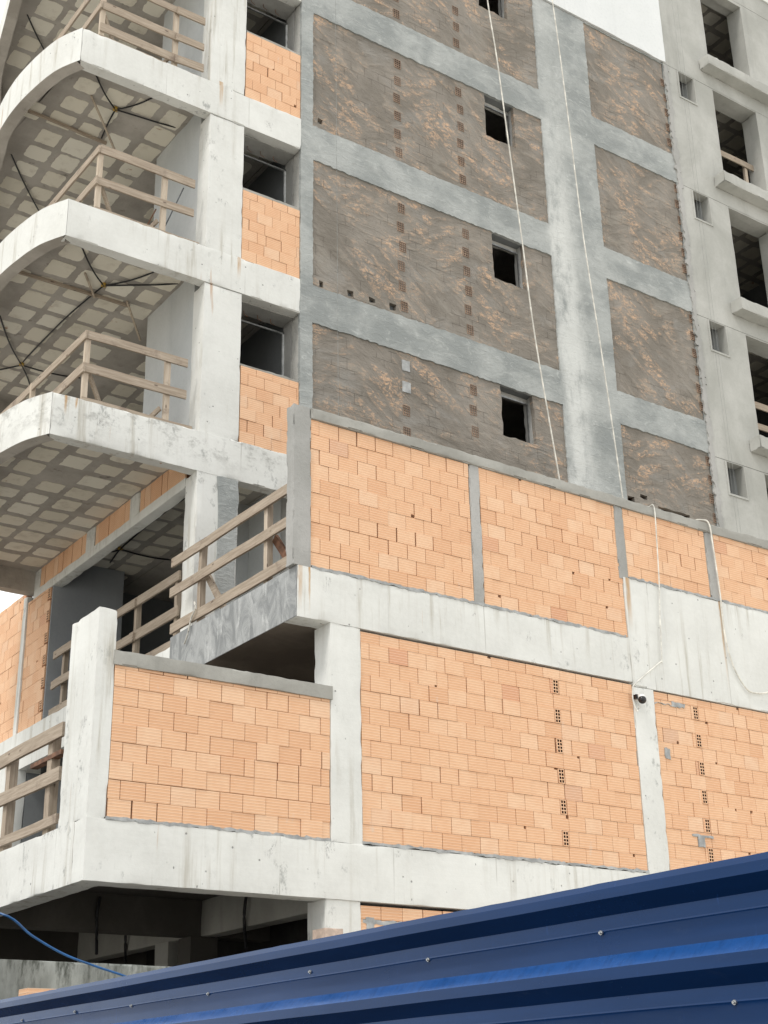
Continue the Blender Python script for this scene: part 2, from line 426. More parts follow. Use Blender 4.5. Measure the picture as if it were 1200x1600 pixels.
FRAMEW = m_flat('pale_metal_trim', (.58, .60, .60), .5)
ROUGH = m_plaster('rough_broken_concrete', (.42, .415, .39), (.60, .595, .56), (.27, .26, .24), .06)
SOFFIT = m_soffit(); BLOCK = m_block()
JOINT = m_flat('brick_joint_brown_mortar', (.20, .10, .055), .95, var=.3)  # brown mortar backing that shows in the joints
WOOD = [m_wood('weathered_board_x', 0), m_wood('weathered_board_y', 1), m_wood('weathered_board_z', 2)]
PALEWOOD = m_wood('pale_post_timber', 2, (.46, .385, .30), (.60, .53, .44))
PINKWOOD = m_flat('pinkish_cut_timber', (.52, .41, .34), .85)
BLACKP = m_flat('black_conduit', (.018, .018, .020), .45)
YELLOW = m_flat('yellow_junction_plastic', (.42, .27, .05), .5)
RUST = m_flat('rusty_steel', (.17, .085, .05), .8, var=.4)
STEEL = m_flat('dull_metal', (.42, .43, .43), .4, .8)
ROPE = m_flat('white_rope', (.66, .64, .58), .9)
CABLE = m_flat('pale_cable', (.66, .65, .60), .6)
WIRE = m_flat('dark_thin_cord', (.27, .28, .27), .8)
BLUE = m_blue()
HOSE = m_flat('blue_hose', (.012, .085, .24), .35)
CAMW = m_flat('white_camera_plastic', (.78, .78, .76), .35, var=.05)
CAMB = m_flat('black_camera_dome', (.008, .008, .01), .08, var=.1, spec=.6)
STAINED = m_stained()
DIRT = m_flat('pale_site_dirt', (.60, .57, .51), .95, sc=.8)
PAVE = m_flat('dark_low_bounce_pavement', (.035, .035, .035), .9, sc=2)  # unseen pavement, darkened so little light bounces onto the fence undersides
ASPH = m_flat('street_asphalt', (.055, .055, .057), .9, sc=3)
MORTAR = m_flat('grey_mortar_smear', (.36, .37, .37), .9)

# ------------------------------------------------------------------ levels
F2, F3, F4, F5, F6, F7, ROOF = 7.68, 10.95, 14.185, 17.42, 20.655, 23.89, 26.92
TY = 3.35                                   # front face of the tower; the podium front stands at y = 0
B = thing('unfinished_building', 'tall unfinished apartment building of white concrete, grey render and bare orange brick with curved balconies', 'building')

# ------------------------------------------------------------------ brickwork
def brick_infill(a0, a1, z0, z1, face, axis='x', thick=.12, holes=(), L=.292, H=.2, seed=1, notch=.03, cut_top=True, name='brick_infill', red=0):
    """bare hollow-brick panel; bricks laid dry-looking in running bond. axis: direction of the courses"""
    rnd = random.Random(seed); mb = MB()
    def P(u, w, z):                        # u along, w depth into the wall
        return (u, face + w, z) if axis == 'x' else (face + w, u, z)
    fl = axis != 'x'
    def prism(pts, w0, w1, mat):
        f = [mb.vert(P(u, w0, z)) for u, z in pts]; b = [mb.vert(P(u, w1, z)) for u, z in pts]; n = len(pts)
        mb.face(f if not fl else f[::-1], mat); 
        for i in range(n):
            q = [f[i], b[i], b[(i+1) % n], f[(i+1) % n]]
            mb.face(q if not fl else q[::-1], mat)
    prism([(a0, z0), (a1, z0), (a1, z1), (a0, z1)], .022, thick, JOINT)
    b4 = [(a0, z0), (a1, z0), (a1, z1), (a0, z1)]
    mb.face([mb.vert(P(u, thick, z)) for u, z in (b4[::-1] if not fl else b4)], JOINT)
    row = 0; z = z0
    while z < z1 - .02:
        zt = min(z + H, z1); 
        u = a0 - rnd.uniform(.0, .02) - (L / 2 if row % 2 else 0)
        dz = rnd.uniform(-.002, .002)
        while u < a1 - .004:
            w = L + rnd.uniform(-.008, .008)
            if rnd.random() < .015: w = L * rnd.uniform(.4, .75)
            p, q = max(u, a0 + .002), min(u + w, a1 - .002); u += w
            if q - p < .025: continue
            g = rnd.uniform(.002, .0045); gz = rnd.uniform(.0013, .0026)
            if rnd.random() < .16: g = rnd.uniform(.005, .012)
            segs = [(p + g, q - g)]
            for hx0, hx1, hz0, hz1 in holes:
                if hz0 < (z + zt) / 2 < hz1:
                    new = []
                    for s0, s1 in segs:
                        if hx1 <= s0 or hx0 >= s1: new.append((s0, s1)); continue
                        if hx0 - s0 > .02: new.append((s0, hx0 - .003))
                        if s1 - hx1 > .02: new.append((hx1 + .003, s1))
                    segs = new
            for s0, s1 in segs:
                zb, zu = z + gz + dz, zt - gz + dz
                tl = rnd.uniform(-.0016, .0016)
                pts = [(s0, zb), (s1, zb + tl), (s1, zu + tl), (s0, zu)]
                if rnd.random() < notch and s1 - s0 > .15:
                    k = rnd.choice([0, 1, 2]); c, d = rnd.uniform(.03, .06), rnd.uniform(.025, .05)
                    if k == 0: pts = [(s0, zb), (s1, zb), (s1, zu), (s0 + c, zu), (s0 + c * .8, zu - d), (s0, zu - d * .9)]
                    elif k == 1: pts = [(s0, zb), (s1, zb), (s1, zu - d), (s1 - c, zu - d * .8), (s1 - c * .9, zu), (s0, zu)]
                    else: pts = [(s0, zb), (s1 - c, zb), (s1 - c * .9, zb + d), (s1, zb + d * .8), (s1, zu), (s0, zu)]
                prism(pts, rnd.uniform(-.005, .005), .03, BRICK)
        z += H; row += 1
    return mb.build(name, B, smooth=False)

OLDBRICK = m_flat('dirty_brick_end', (.23, .16, .115), .9, var=.35); CELL = m_flat('brick_cell_painted_shade', (.05, .022, .015), .95)  # cell insides painted near-black for the shade in the holes
def end_brick_mesh(cols, rows, w=.10, h=.192, d=.045, col=BRICK):
    mb = MB(); wall = .013
    hw = (w - wall * (cols + 1)) / cols; hh = (h - wall * (rows + 1)) / rows
    X = [-w/2]; Z = [-h/2]
    for i in range(cols): X += [X[-1] + wall, X[-1] + wall + hw]
    X.append(w/2)
    for i in range(rows): Z += [Z[-1] + wall, Z[-1] + wall + hh]
    Z.append(h/2)
    for i in range(len(X) - 1):
        for k in range(len(Z) - 1):
            x0, x1, z0, z1 = X[i], X[i+1], Z[k], Z[k+1]
            if i % 2 and k % 2:
                mb.poly([(x0,0,z0),(x0,d,z0),(x1,d,z0),(x1,0,z0)][::-1], CELL); mb.poly([(x0,0,z1),(x1,0,z1),(x1,d,z1),(x0,d,z1)][::-1], CELL)
                mb.poly([(x0,0,z0),(x0,0,z1),(x0,d,z1),(x0,d,z0)][::-1], CELL); mb.poly([(x1,0,z0),(x1,d,z0),(x1,d,z1),(x1,0,z1)][::-1], CELL)
                mb.poly([(x0,d,z0),(x1,d,z0),(x1,d,z1),(x0,d,z1)], CELL)
            else: mb.poly([(x0,0,z0),(x1,0,z0),(x1,0,z1),(x0,0,z1)], col)
    for q in ([(-w/2,0,-h/2),(-w/2,0,h/2),(-w/2,d,h/2),(-w/2,d,-h/2)], [(w/2,0,-h/2),(w/2,d,-h/2),(w/2,d,h/2),(w/2,0,h/2)],
              [(-w/2,0,h/2),(w/2,0,h/2),(w/2,d,h/2),(-w/2,d,h/2)], [(-w/2,0,-h/2),(-w/2,d,-h/2),(w/2,d,-h/2),(w/2,0,-h/2)]): mb.poly(q, col)
    return mb
END24 = end_brick_mesh(2, 4).build('hollow_brick', B, smooth=False); END33 = end_brick_mesh(3, 4, .14, .195, .045, OLDBRICK).build('hollow_brick', B, smooth=False)
_used = {}
def end_brick(src, x, y, z, parent, rz=0):
    o = src if src.name not in _used else src.copy()
    if src.name in _used: COL.objects.link(o)
    else: _used[src.name] = 1
    o.parent = parent; o.location = (x, y, z); o.rotation_euler = (R(random.uniform(-1, 1)), R(random.uniform(-1.5, 1.5)), rz); return o

def solid(name, x0, x1, y0, y1, z0, z1, mat, res=.12, amp=.003, chip=.012, label=None):
    mb = MB(); mb.rbox(x0, x1, y0, y1, z0, z1, mat, res, amp, chip); o = mb.build(name, B)
    if label: o['label'] = label
    return o

# ------------------------------------------------------------------ podium, front at y = 0
solid('beam', 0, 12.6, 0, .3, 3.79, 4.425, WHITE)
solid('beam', -.002, .3, .3, 12, 3.79, 4.425, WHITE)
# fin wall at the corner, its top broken
mb = MB(); mb.rbox(0, .215, .01, .74, 4.425, 6.69, WHITE, .075, .002, .012); 
for i, v in enumerate(mb.v):
    if v[2] > 6.6: mb.v[i] = (v[0], v[1], v[2] + noise.noise(Vector(v) * 9) * .006)
mb.build('fin_wall', B)
solid('column', 2.965, 3.396, .005, .36, 4.425, 7.03, WHITE, .1)
solid('column', 7.945, 8.349, .006, .36, 4.425, 6.98, WHITE, .1)
solid('column', 2.90, 3.368, .02, .4, 0, 3.79, WHITE, .15)
solid('column', 7.9, 8.3, .02, .4, 0, 3.79, WHITE, .2)
brick_infill(.217, 2.962, 4.44, 6.075, .012, seed=3, notch=.02)
mb = MB(); mb.rbox(.2, 2.985, -.012, .15, 6.075, 6.235, COPE, .09, .007, .02); mb.build('coping', B)
low_h = [(6.475, 6.585, 4.66 + .4 * i, 4.86 + .4 * i) for i in range(6)]
pan = brick_infill(3.40, 7.94, 4.46, 6.998, .014, seed=11, notch=.045, holes=low_h)
for h in low_h: end_brick(END24, 6.53 + random.uniform(-.01, .01), .008, (h[2] + h[3]) / 2, pan)
low_h2 = [(9.12, 9.23, 4.66 + .4 * i, 4.86 + .4 * i) for i in range(6)]
pan2 = brick_infill(8.352, 12.6, 4.46, 6.965, .016, seed=23, notch=.045, holes=low_h2)
for h in low_h2: end_brick(END24, 9.175 + random.uniform(-.01, .01), .010, (h[2] + h[3]) / 2, pan2)
brick_infill(3.37, 7.9, 1.2, 3.75, .03, seed=31, notch=.05)
# upper podium beam, low to the left and deep to the right
solid('beam', 2.5, 7.955, 0, .3, 7.03, 7.68, WHITE)
solid('beam', 7.958, 12.6, 0, .3, 6.985, 8.595, WHITE)
for x0, x1, z, y in ((.22, 2.96, 4.43, .0), (3.4, 7.94, 4.44, .0), (8.36, 12.5, 4.44, .0), (2.7, 7.9, 7.685, .0), (8.07, 12.5, 8.60, .0)):
    mb = MB(); mb.plate(x0, x1, z - .012, z + .022, y - .006, .03, MORTAR, (), .045, .008, .024, freq=13); mb.build('mortar_bed', B)
for x0, x1, z0, z1, y in ((8.36, 8.8, 6.80, 6.812, .0), (8.47, 8.57, 6.02, 6.17, .0), (8.85, 9.25, 4.99, 5.03, .0), (8.95, 9.08, 4.86, 5.0, .0), (3.45, 3.55, 3.42, 3.62, .02), (3.4, 4.6, 3.55, 3.60, .02), (8.7, 8.95, 6.80, 6.86, .0)):
    mb = MB(); mb.plate(x0, x1, z0, z1, y + .004, .02, MORTAR, (), .03, .006, .02, freq=17); mb.build('mortar_smear', B)
# terrace slab with its smeared left edge
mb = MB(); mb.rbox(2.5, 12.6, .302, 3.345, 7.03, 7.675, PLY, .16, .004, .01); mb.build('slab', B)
mb = MB(); mb.rbox(2.488, 2.4985, .012, 3.345, 7.035, 7.675, SLABSIDE, .12, .003, .0); mb.build('slab_edge_coat', B)
# parapet on the terrace
solid('concrete_post', 2.43, 2.682, .0, .17, 7.682, 9.84, POST, .07, .007, .03)
solid('concrete_post', 5.213, 5.383, .006, .17, 7.682, 9.70, POST, .07, .006, .03)
solid('concrete_post', 7.888, 8.06, .004, .17, 8.57, 9.70, POST, .07, .006, .03)
solid('concrete_post', 9.776, 9.968, .006, .17, 8.597, 9.70, POST, .07, .006, .03)
brick_infill(2.684, 5.211, 7.69, 9.695, .016, seed=41, notch=.012)
brick_infill(5.385, 7.955, 7.69, 9.695, .016, seed=43, notch=.03)
brick_infill(8.062, 9.774, 8.605, 9.695, .016, seed=47, notch=.03)
brick_infill(9.97, 12.6, 8.605, 9.695, .016, seed=53, notch=.03)
mb = MB(); mb.rbox(2.684, 12.6, -.018, .19, 9.695, 9.845, COPE, .1, .009, .03); mb.build('coping', B)

# ------------------------------------------------------------------ tower wall of grey render and scratch-coated panels
bands = [(F2, 10.28), (F3 - .03, 13.45), (F4 - .035, 16.66), (F5 - .04, 19.88), (F6 - .05, 23.08)]
holes = []
for z0, z1 in bands: holes += [(4.80, 10.2, z0, z1), (11.63, 14.02, z0, z1)]
mb = MB(); mb.plate(4.56, 14.07, F2 - .0, 23.1, TY, .06, RENDER, holes, .06, .004, .015, .022, 11.0, .008)
mb.build('grey_render_coat', B, angle=60)
solid('wall_core', 4.572, 4.80, TY + .062, TY + .28, F2, ROOF, ROUGH, .09, .02, .03); solid('wall_core', 4.561, 4.80, TY + .282, TY + .53, F2, ROOF, POST, .2, .002, .004)
solid('wall_core', 4.80, 5.0, TY + .115, TY + .40, F2, ROOF, POST, .5, .0, .0)
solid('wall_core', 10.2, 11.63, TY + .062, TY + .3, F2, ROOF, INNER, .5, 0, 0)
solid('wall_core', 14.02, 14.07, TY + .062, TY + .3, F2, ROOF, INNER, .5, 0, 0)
n_win = 0
for k, (z0, z1) in enumerate(bands):
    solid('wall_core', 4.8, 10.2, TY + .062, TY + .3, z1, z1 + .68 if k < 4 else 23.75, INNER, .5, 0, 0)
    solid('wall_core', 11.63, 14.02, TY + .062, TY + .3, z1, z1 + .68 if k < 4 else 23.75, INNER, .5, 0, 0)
    hw = [(8.75, 9.5, z1 - .98, z1 + .2)] if k else []
    if k == 2: hw += [(4.95, 5.03, 14.19, 14.31), (5.50, 5.62, 14.2, 14.31), (5.95, 6.07, 14.22, 14.33), (6.37, 6.50, 14.22, 14.36)]
    if k == 3: hw += [(4.91, 5.02, 17.50, 17.63)]
    mb = MB(); mb.plate(4.68, 10.32, z0 - .12, z1 + .12, TY + .028, .085, SCRATCH, hw, .1, .004, .0, .03, 5, .008)
    p1 = mb.build('scratch_coat_panel', B, angle=60)
    hp = [(12.0, 12.18, 12.02, 12.10), (12.45, 13.3, 11.80, 11.955), (11.66, 11.86, 11.86, 11.99)] if k == 1 else []
    mb = MB(); mb.plate(11.5, 14.0, z0 - .12, z1 + .12, TY + .028, .085, SCRATCH, hp, .1, .004, .0, .03, 5, .008)
    p2 = mb.build('scratch_coat_panel', B, angle=60)
    if k:
        # window: rough reveal, sill, metal bar
        mb = MB(); rr = .012
        mb.rbox(9.502, 9.62, TY + .115, TY + .30, z1 - .99, z1, POST, .07, .012, .02)
        mb.rbox(8.62, 8.748, TY + .115, TY + .30, z1 - .99, z1, POST, .07, .012, .02)
        mb.rbox(8.62, 9.62, TY + .115, TY + .30, z1 - 1.1, z1 - .985, POST, .07, .008, .02)
        w = mb.build('window', B)
        mb = MB(); mb.box(8.75, 9.5, TY + .17, TY + .20, z1 - .13, z1 - .10, STEEL); mb.box(8.748, 8.77, TY + .17, TY + .2, z1 - .97, z1 - .13, STEEL); mb.box(9.48, 9.502, TY + .17, TY + .2, z1 - .97, z1 - .13, STEEL)
        mb.rbox(8.74, 9.51, TY + .215, TY + .29, z1 - .09, z1, ROUGH, .06, .012, .03)
        mb.build('window_frame', w)
    # exposed brick ends
    for i in range(7):
        z = z0 + .22 + .405 * i
        if z > z1 - .1 or k == 0: continue
        if not (k == 1 and i in (4, 5)) and not (k == 1 and i < 1): end_brick(END33, 6.655 + random.uniform(-.03, .03), TY + .018, z, p1)
        if z > 12: end_brick(END33, 8.108 + random.uniform(-.02, .02), TY + .018, z, p1)
        if z < 22.6 and z > 11.9: end_brick(END33, 13.99 + random.uniform(-.02, .03), TY + .012, z + .1, p2)
    if k == 1:
        for z in (13.2, 12.8):
            mb = MB(); mb.plate(6.59, 6.75, z - .1, z + .1, TY + .012, .03, MORTAR, (), .04, .004, .02); mb.build('mortar_patch', p1)
    # solid brick wall behind the coat
    mb = MB()
    if k: 
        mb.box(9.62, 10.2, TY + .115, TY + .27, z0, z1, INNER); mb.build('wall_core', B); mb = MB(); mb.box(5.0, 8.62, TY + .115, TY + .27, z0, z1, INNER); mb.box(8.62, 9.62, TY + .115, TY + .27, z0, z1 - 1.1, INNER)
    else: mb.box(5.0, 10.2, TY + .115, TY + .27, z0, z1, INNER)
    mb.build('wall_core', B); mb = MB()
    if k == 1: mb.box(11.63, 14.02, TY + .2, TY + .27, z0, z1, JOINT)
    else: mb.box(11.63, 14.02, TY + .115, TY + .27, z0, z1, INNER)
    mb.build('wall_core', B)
# small knocked holes along the lower edges of the panels
mb = MB(); mb.plate(4.5, 14.1, 23.14, ROOF, TY - .03, .09, FINISH, (), .2, .003, .02); mb.build('white_plaster_field', B, angle=60)
# corner pier end grain seen in the window reveals
# ------------------------------------------------------------------ tower left bay: columns, beams, brick sills, windows
solid('column', 2.815, 3.50, TY + .004, TY + .37, F2, 10.30, WHITE, .11)
mb = MB(); mb.plate(3.16, 3.485, 7.9, 10.29, TY - .012, .03, RENDER, (), .08, .004, .05, freq=3); mb.build('render_patch', B)
solid('column', 2.825, 3.487, TY + .012, TY + .37, F3, 13.535, WHITE, .11)
solid('column', 2.815, 3.455, TY + .012, TY + .37, F4, 16.77, WHITE, .11)
solid('column', 2.80, 3.445, TY + .012, TY + .37, F5, 20.0, WHITE, .11)
solid('column', 2.80, 3.445, TY + .012, TY + .37, F6, 26.9, WHITE, .2)
PLAN = [(.52, 3.35), (.30, 3.80), (.165, 4.42), (.095, 5.10), (.115, 5.80), (.205, 6.24), (.31, 6.75), (.40, 7.2), (.62, 8.26), (.95, 9.2), (1.3, 9.8)]
OUT = [(p.x, p.y) for p in smoothpath([(x, y, 0) for x, y in PLAN], 5)]
def inset(path, d):
    res = []
    for i, (x, y) in enumerate(path):
        a = path[max(i-1, 0)]; b = path[min(i+1, len(path)-1)]
        tx, ty = b[0]-a[0], b[1]-a[1]; l = math.hypot(tx, ty); res.append((x + ty / l * d, y - tx / l * d))
    return res
IN = inset(OUT, .2); IN[0] = (.62, 3.55); IN[-1] = (1.42, 9.6)
def curve_x(y, path):
    for (x0, y0), (x1, y1) in zip(path, path[1:]):
        if y0 <= y <= y1: return x0 + (x1 - x0) * (y - y0) / max(1e-6, y1 - y0)
    return 9
def filler_blocks(x0, x1, y0, y1, z, inside, seed, skip=.03, mb=None):
    rnd = random.Random(seed)
    i0, i1 = math.ceil((x0 - 1.03) / .52), math.floor((x1 - 1.03) / .52)
    for i in range(i0, i1 + 1):
        for j in range(math.ceil((y0 - 4.3) / .535), math.floor((y1 - 4.3) / .535) + 1):
            cx, cy = 1.03 + .52 * i, 4.3 + .535 * j
            if not inside(cx, cy) or rnd.random() < skip: continue
            a, b = .198 + rnd.uniform(-.03, .02), .208 + rnd.uniform(-.035, .02); cx += rnd.uniform(-.02, .02); cy += rnd.uniform(-.02, .02)
            pts = []; n = 40; e = rnd.choice([8, 12, 18, 24])
            for k in range(n):
                th = 2 * math.pi * k / n; c, s = math.cos(th), math.sin(th)
                r = (abs(c) ** e + abs(s) ** e) ** (-1 / e) * (1 + .09 * noise.noise(Vector((cx * 9 + c * 1.6, cy * 9 + s * 1.6, seed))) + .07 * noise.noise(Vector((cx * 9 + c * 4.6, cy * 9 + s * 4.6, seed + 3))))
                pts.append((cx + a * r * c, cy + b * r * s))
            lo = [mb.vert((x, y, z - .006)) for x, y in pts]; hi = [mb.vert((x, y, z + .01)) for x, y in pts]
            mb.face(lo[::-1], BLOCK)
            for k in range(n): mb.face([lo[k], lo[(k+1) % n], hi[(k+1) % n], hi[k]], BLOCK)
    return mb
for lv, Fz in enumerate((F3, F4, F5, F6, F7)):
    bot = Fz - (.65 if lv == 0 else .64)
    solid('beam', .525, 4.558 if lv else 4.56, TY, TY + .2, bot, Fz, WHITE, .1, .003, .014)
    bal = MB(); zs = [bot + (Fz - bot) * i / 5 for i in range(6)]
    def ring(path, z): return [bal.vert((x + noise.noise(Vector((x, y, z)) * 3) * .002, y, z + (noise.noise(Vector((x * 5, y * 5, z))) * .003))) for x, y in path]
    O = [ring(OUT, z) for z in zs]; I = [ring(IN, z) for z in (bot, Fz)]
    n = len(OUT)
    for i in range(n - 1):
        for k in range(5): bal.face([O[k][i], O[k+1][i], O[k+1][i+1], O[k][i+1]], WHITE)
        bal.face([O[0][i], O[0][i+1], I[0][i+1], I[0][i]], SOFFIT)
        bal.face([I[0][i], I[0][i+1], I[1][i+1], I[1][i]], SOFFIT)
        bal.face([O[5][i], I[1][i], I[1][i+1], O[5][i+1]], WHITE)
    bb = bal.build('balcony', B, angle=40)
    mb = MB(); mb.rbox(1.3, 2.95, 9.6, 9.8, bot, Fz, SOFFIT, .15, .004, .01); mb.build('back_beam', bb)
    # slab with hollow-block soffit
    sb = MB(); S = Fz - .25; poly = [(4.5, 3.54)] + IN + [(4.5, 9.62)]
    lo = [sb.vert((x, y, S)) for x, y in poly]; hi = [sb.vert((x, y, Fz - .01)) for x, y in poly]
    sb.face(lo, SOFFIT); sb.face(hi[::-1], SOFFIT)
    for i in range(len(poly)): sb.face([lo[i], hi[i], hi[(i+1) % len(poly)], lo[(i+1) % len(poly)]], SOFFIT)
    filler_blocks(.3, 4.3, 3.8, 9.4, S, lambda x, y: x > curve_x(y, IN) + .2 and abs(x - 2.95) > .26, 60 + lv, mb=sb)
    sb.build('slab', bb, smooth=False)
# interior floors, partitions, far walls (close the rooms so that the openings are dark)
for lv, Fz in enumerate((F3, F4, F5, F6, F7, ROOF)):
    mb = MB(); mb.box(4.52, 19.6, 3.62, 9.78, Fz - .25, Fz - .012, SOFFIT); filler_blocks(15.3, 19.3, 3.9, 8, Fz - .25, lambda x, y: True, 80 + lv, mb=mb); mb.build('floor_slab', B, smooth=False)
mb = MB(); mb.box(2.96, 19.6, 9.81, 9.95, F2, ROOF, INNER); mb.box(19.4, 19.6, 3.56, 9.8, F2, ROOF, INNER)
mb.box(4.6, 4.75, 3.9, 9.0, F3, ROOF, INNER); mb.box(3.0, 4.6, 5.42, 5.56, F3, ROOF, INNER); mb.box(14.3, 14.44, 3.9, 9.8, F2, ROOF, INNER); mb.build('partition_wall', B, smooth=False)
solid('floor_slab', 2.72, 19.6, 3.36, 14, 7.3, 7.66, WHITE, .4, .002, .005)
# balcony side walls
for Fz, top in ((F3, F4 - .25), (F4, F5 - .25), (F5, F6 - .25), (F6, F7 - .25)):
    solid('niche_wall', 2.835, 2.99, TY + .372, 5.42, Fz, top, NICHE, .3, .003, .008)
# brick sills and windows of the left bay
for i, (z0, z1, zt) in enumerate(((F3, 12.32, 13.53), (F4, 15.58, 16.77), (F5, 18.85, 20.0), (F6, 22.1, 23.2))):
    brick_infill(3.50 if i == 0 else 3.46, 4.556, z0 + .005, z1 - .05, TY + .02, seed=70 + i, notch=.03, thick=.14)
    mb = MB(); mb.rbox(3.47, 4.556, TY + .03, TY + .16, z1 - .05, z1, COPE, .08, .008, .02); w = mb.build('window', B)
    mb = MB(); ya, yb = TY + .50, TY + .53
    mb.box(4.535, 4.56, ya, yb, z1, zt - .12, FRAMEW); mb.box(3.5, 4.56, ya, yb, zt - .145, zt - .12, STEEL); mb.box(3.46, 3.485, ya, yb, z1, zt - .12, FRAMEW); mb.build('window_frame', w)
    mb = MB(); mb.rbox(3.4, 4.56, TY + .20, TY + .56, zt + .002, zt + .35, POST, .15, .01, .02); mb.build('lintel', w)
    for q in (.25, .5, .75):
        m2 = MB(); m2.tube([(3.5 + q, TY + .42, zt + .02), (3.52 + q, TY + .44, zt - .05), (3.60 + q, TY + .45, zt - .07)], .006, RUST, 5); m2.build('wire_tie', w)
# inside of the tower on the terrace level
mb = MB(); mb.box(3.50, 4.56, 4.9, 5.05, F2, 10.7, NICHE); mb.box(4.562, 4.70, 3.9, 4.9, F2, 10.7, NICHE); mb.build('partition_wall', B, smooth=False)
# downstand beam with brick closers under the first balcony
mb = MB(); mb.rbox(2.81, 3.0, 3.72, 9.6, 10.17, 10.33, WHITE, .15, .004, .012)
for y0, y1 in ((5.3, 5.65), (7.0, 7.35), (9.35, 9.6)): mb.rbox(2.812, 3.0, y0, y1, 10.33, 10.70, WHITE, .12, .004, .012)
mb.build('downstand_beam', B)
for i, (y0, y1) in enumerate(((3.75, 5.3), (5.65, 7.0), (7.35, 9.35))):
    brick_infill(y0, y1, 10.332, 10.70, 2.822, 'y', seed=90 + i, H=.37, L=.2, thick=.12)
# dark return wall, far brick wall and thin column on the left face
solid('return_wall', 2.825, 4.15, 8.72, 8.86, F2, 10.69, RETURN, .4, .002, .004)
lh = [(8.75, 8.86, 7.95 + .4 * i, 8.15 + .4 * i) for i in range(6)]
fp = brick_infill(8.75, 9.80, 7.72, 10.165, 2.80, 'y', seed=97, notch=.02, holes=lh)
for h in lh: end_brick(END24, 2.796, 8.81, (h[2] + h[3]) / 2, fp, R(-90))
solid('column', 2.77, 2.95, 9.80, 9.96, 7.66, 10.29, WHITE, .12)
brick_infill(9.96, 14.0, 7.72, 10.4, 2.80, 'y', seed=99, notch=.02)
solid('slab', 2.62, 2.718, 3.37, 14, 7.30, 7.64, WHITE, .2, .004, .012)
# first floor behind the corner rail: pale wall with a grey recess
mb = MB()
mb.rbox(2.70, 2.85, 9.35, 14, 4.43, 7.295, WHITE, .25, .003, .006); mb.rbox(2.70, 2.85, 6.2, 9.35, 7.03, 7.295, WHITE, .25, .003, .006); mb.rbox(2.70, 2.85, 3.4, 6.2, 4.43, 7.295, WHITE, .25, .003, .006)
mb.build('side_wall', B)
mb = MB(); mb.box(3.35, 3.45, 5.5, 10, 4.43, 7.3, INNER); mb.box(2.86, 3.35, 9.35, 9.5, 4.43, 7.0, INNER); mb.box(3.3, 12.6, 4.2, 4.35, 4.43, 7.03, INNER); mb.box(12.5, 12.6, .3, 14, 0, 9.6, INNER); mb.build('partition_wall', B, smooth=False)
solid('floor_slab', .3, 12.5, .3, 14, 4.2, 4.41, UNLIT, .5, .002, 0)
# parking level: cross beams and stub columns in the dark
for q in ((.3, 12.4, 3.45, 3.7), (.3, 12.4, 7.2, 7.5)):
    mb = MB(); mb.rbox(*q, 3.74, 4.2, UNLIT, .3, .004, .01); mb.build('cross_beam', B)
for q in ((3.16, 3.4, .4, 3.45), (3.06, 3.3, 3.7, 7.2)):
    mb = MB(); mb.rbox(*q, 3.74, 4.2, COPE, .3, .004, .01); mb.build('cross_beam', B)
solid('column', 3.0, 3.4, 3.42, 3.78, .06, 3.738, UNLIT, .3); solid('column', 3.02, 3.34, 4.1, 4.5, .06, 3.738, COPE, .3); solid('column', .05, .4, 7.2, 7.6, .06, 3.738, UNLIT, .3)
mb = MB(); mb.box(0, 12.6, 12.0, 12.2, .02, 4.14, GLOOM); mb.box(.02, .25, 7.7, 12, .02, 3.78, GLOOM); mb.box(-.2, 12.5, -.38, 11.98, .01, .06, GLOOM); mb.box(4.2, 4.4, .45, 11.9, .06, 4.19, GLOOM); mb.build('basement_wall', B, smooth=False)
for x, y in ((3.13, 2.2), (3.03, 5.4), (1.7, 3.40)):
    mb = MB(); mb.tube(smoothpath([(x, y, 4.15), (x - .03, y, 3.95), (x + .0, y + .05, 3.75), (x - .05, y - .1, 3.45)], 5), .02, BLACKP, 6); mb.build('drop_conduit', B)

# ------------------------------------------------------------------ right wing in grey-green plaster
wh = []
cols_ = []
for Fz in (F3, F4, F5, F6, F7):
    wh.append((15.60, 17.06, Fz - .10, min(Fz + 2.42, 26.25)))
    if Fz < F7: wh.append((14.475, 14.96, Fz + 1.73, Fz + 2.43))
wh.append((14.475, 14.96, F7 + 1.73, F7 + 2.4))
cuts = [F2] + [Fz + 2.455 for Fz in (F3, F4, F5, F6, F7)] + [ROOF]
for z0, z1 in zip(cuts, cuts[1:]):
    hs = [h for h in wh if h[2] > z0 - .05 and h[3] < z1 + .05]
    mb = MB(); mb.plate(14.04, 19.6, z0 + .006, z1 - .006, TY - .012, .21, WING, hs, .12, .003, .004, .006, 4, .006)
    for i, v in enumerate(mb.v):                      # torn left edge of the plaster
        if v[0] < 14.09: mb.v[i] = (v[0] + .06 * noise.noise(Vector((0, v[1] * 4, v[2] * 7))) + .035 * noise.noise(Vector((3, 0, v[2] * 17))), v[1], v[2])
    mb.build('plaster_wall', B, angle=60)
mb = MB(); mb.plate(14.02, 14.15, F2, 23.08, TY - .03, .04, POST, (), .035, .012, .075, freq=9); mb.build('torn_plaster_lip', B, angle=60)
for x0, x1 in ((14.2, 14.47), (14.965, 15.59), (17.07, 19.5)):
    mb = MB(); mb.box(x0, x1, TY + .199, TY + .21, F2, ROOF - .1, INNER); mb.build('wall_core', B, smooth=False)
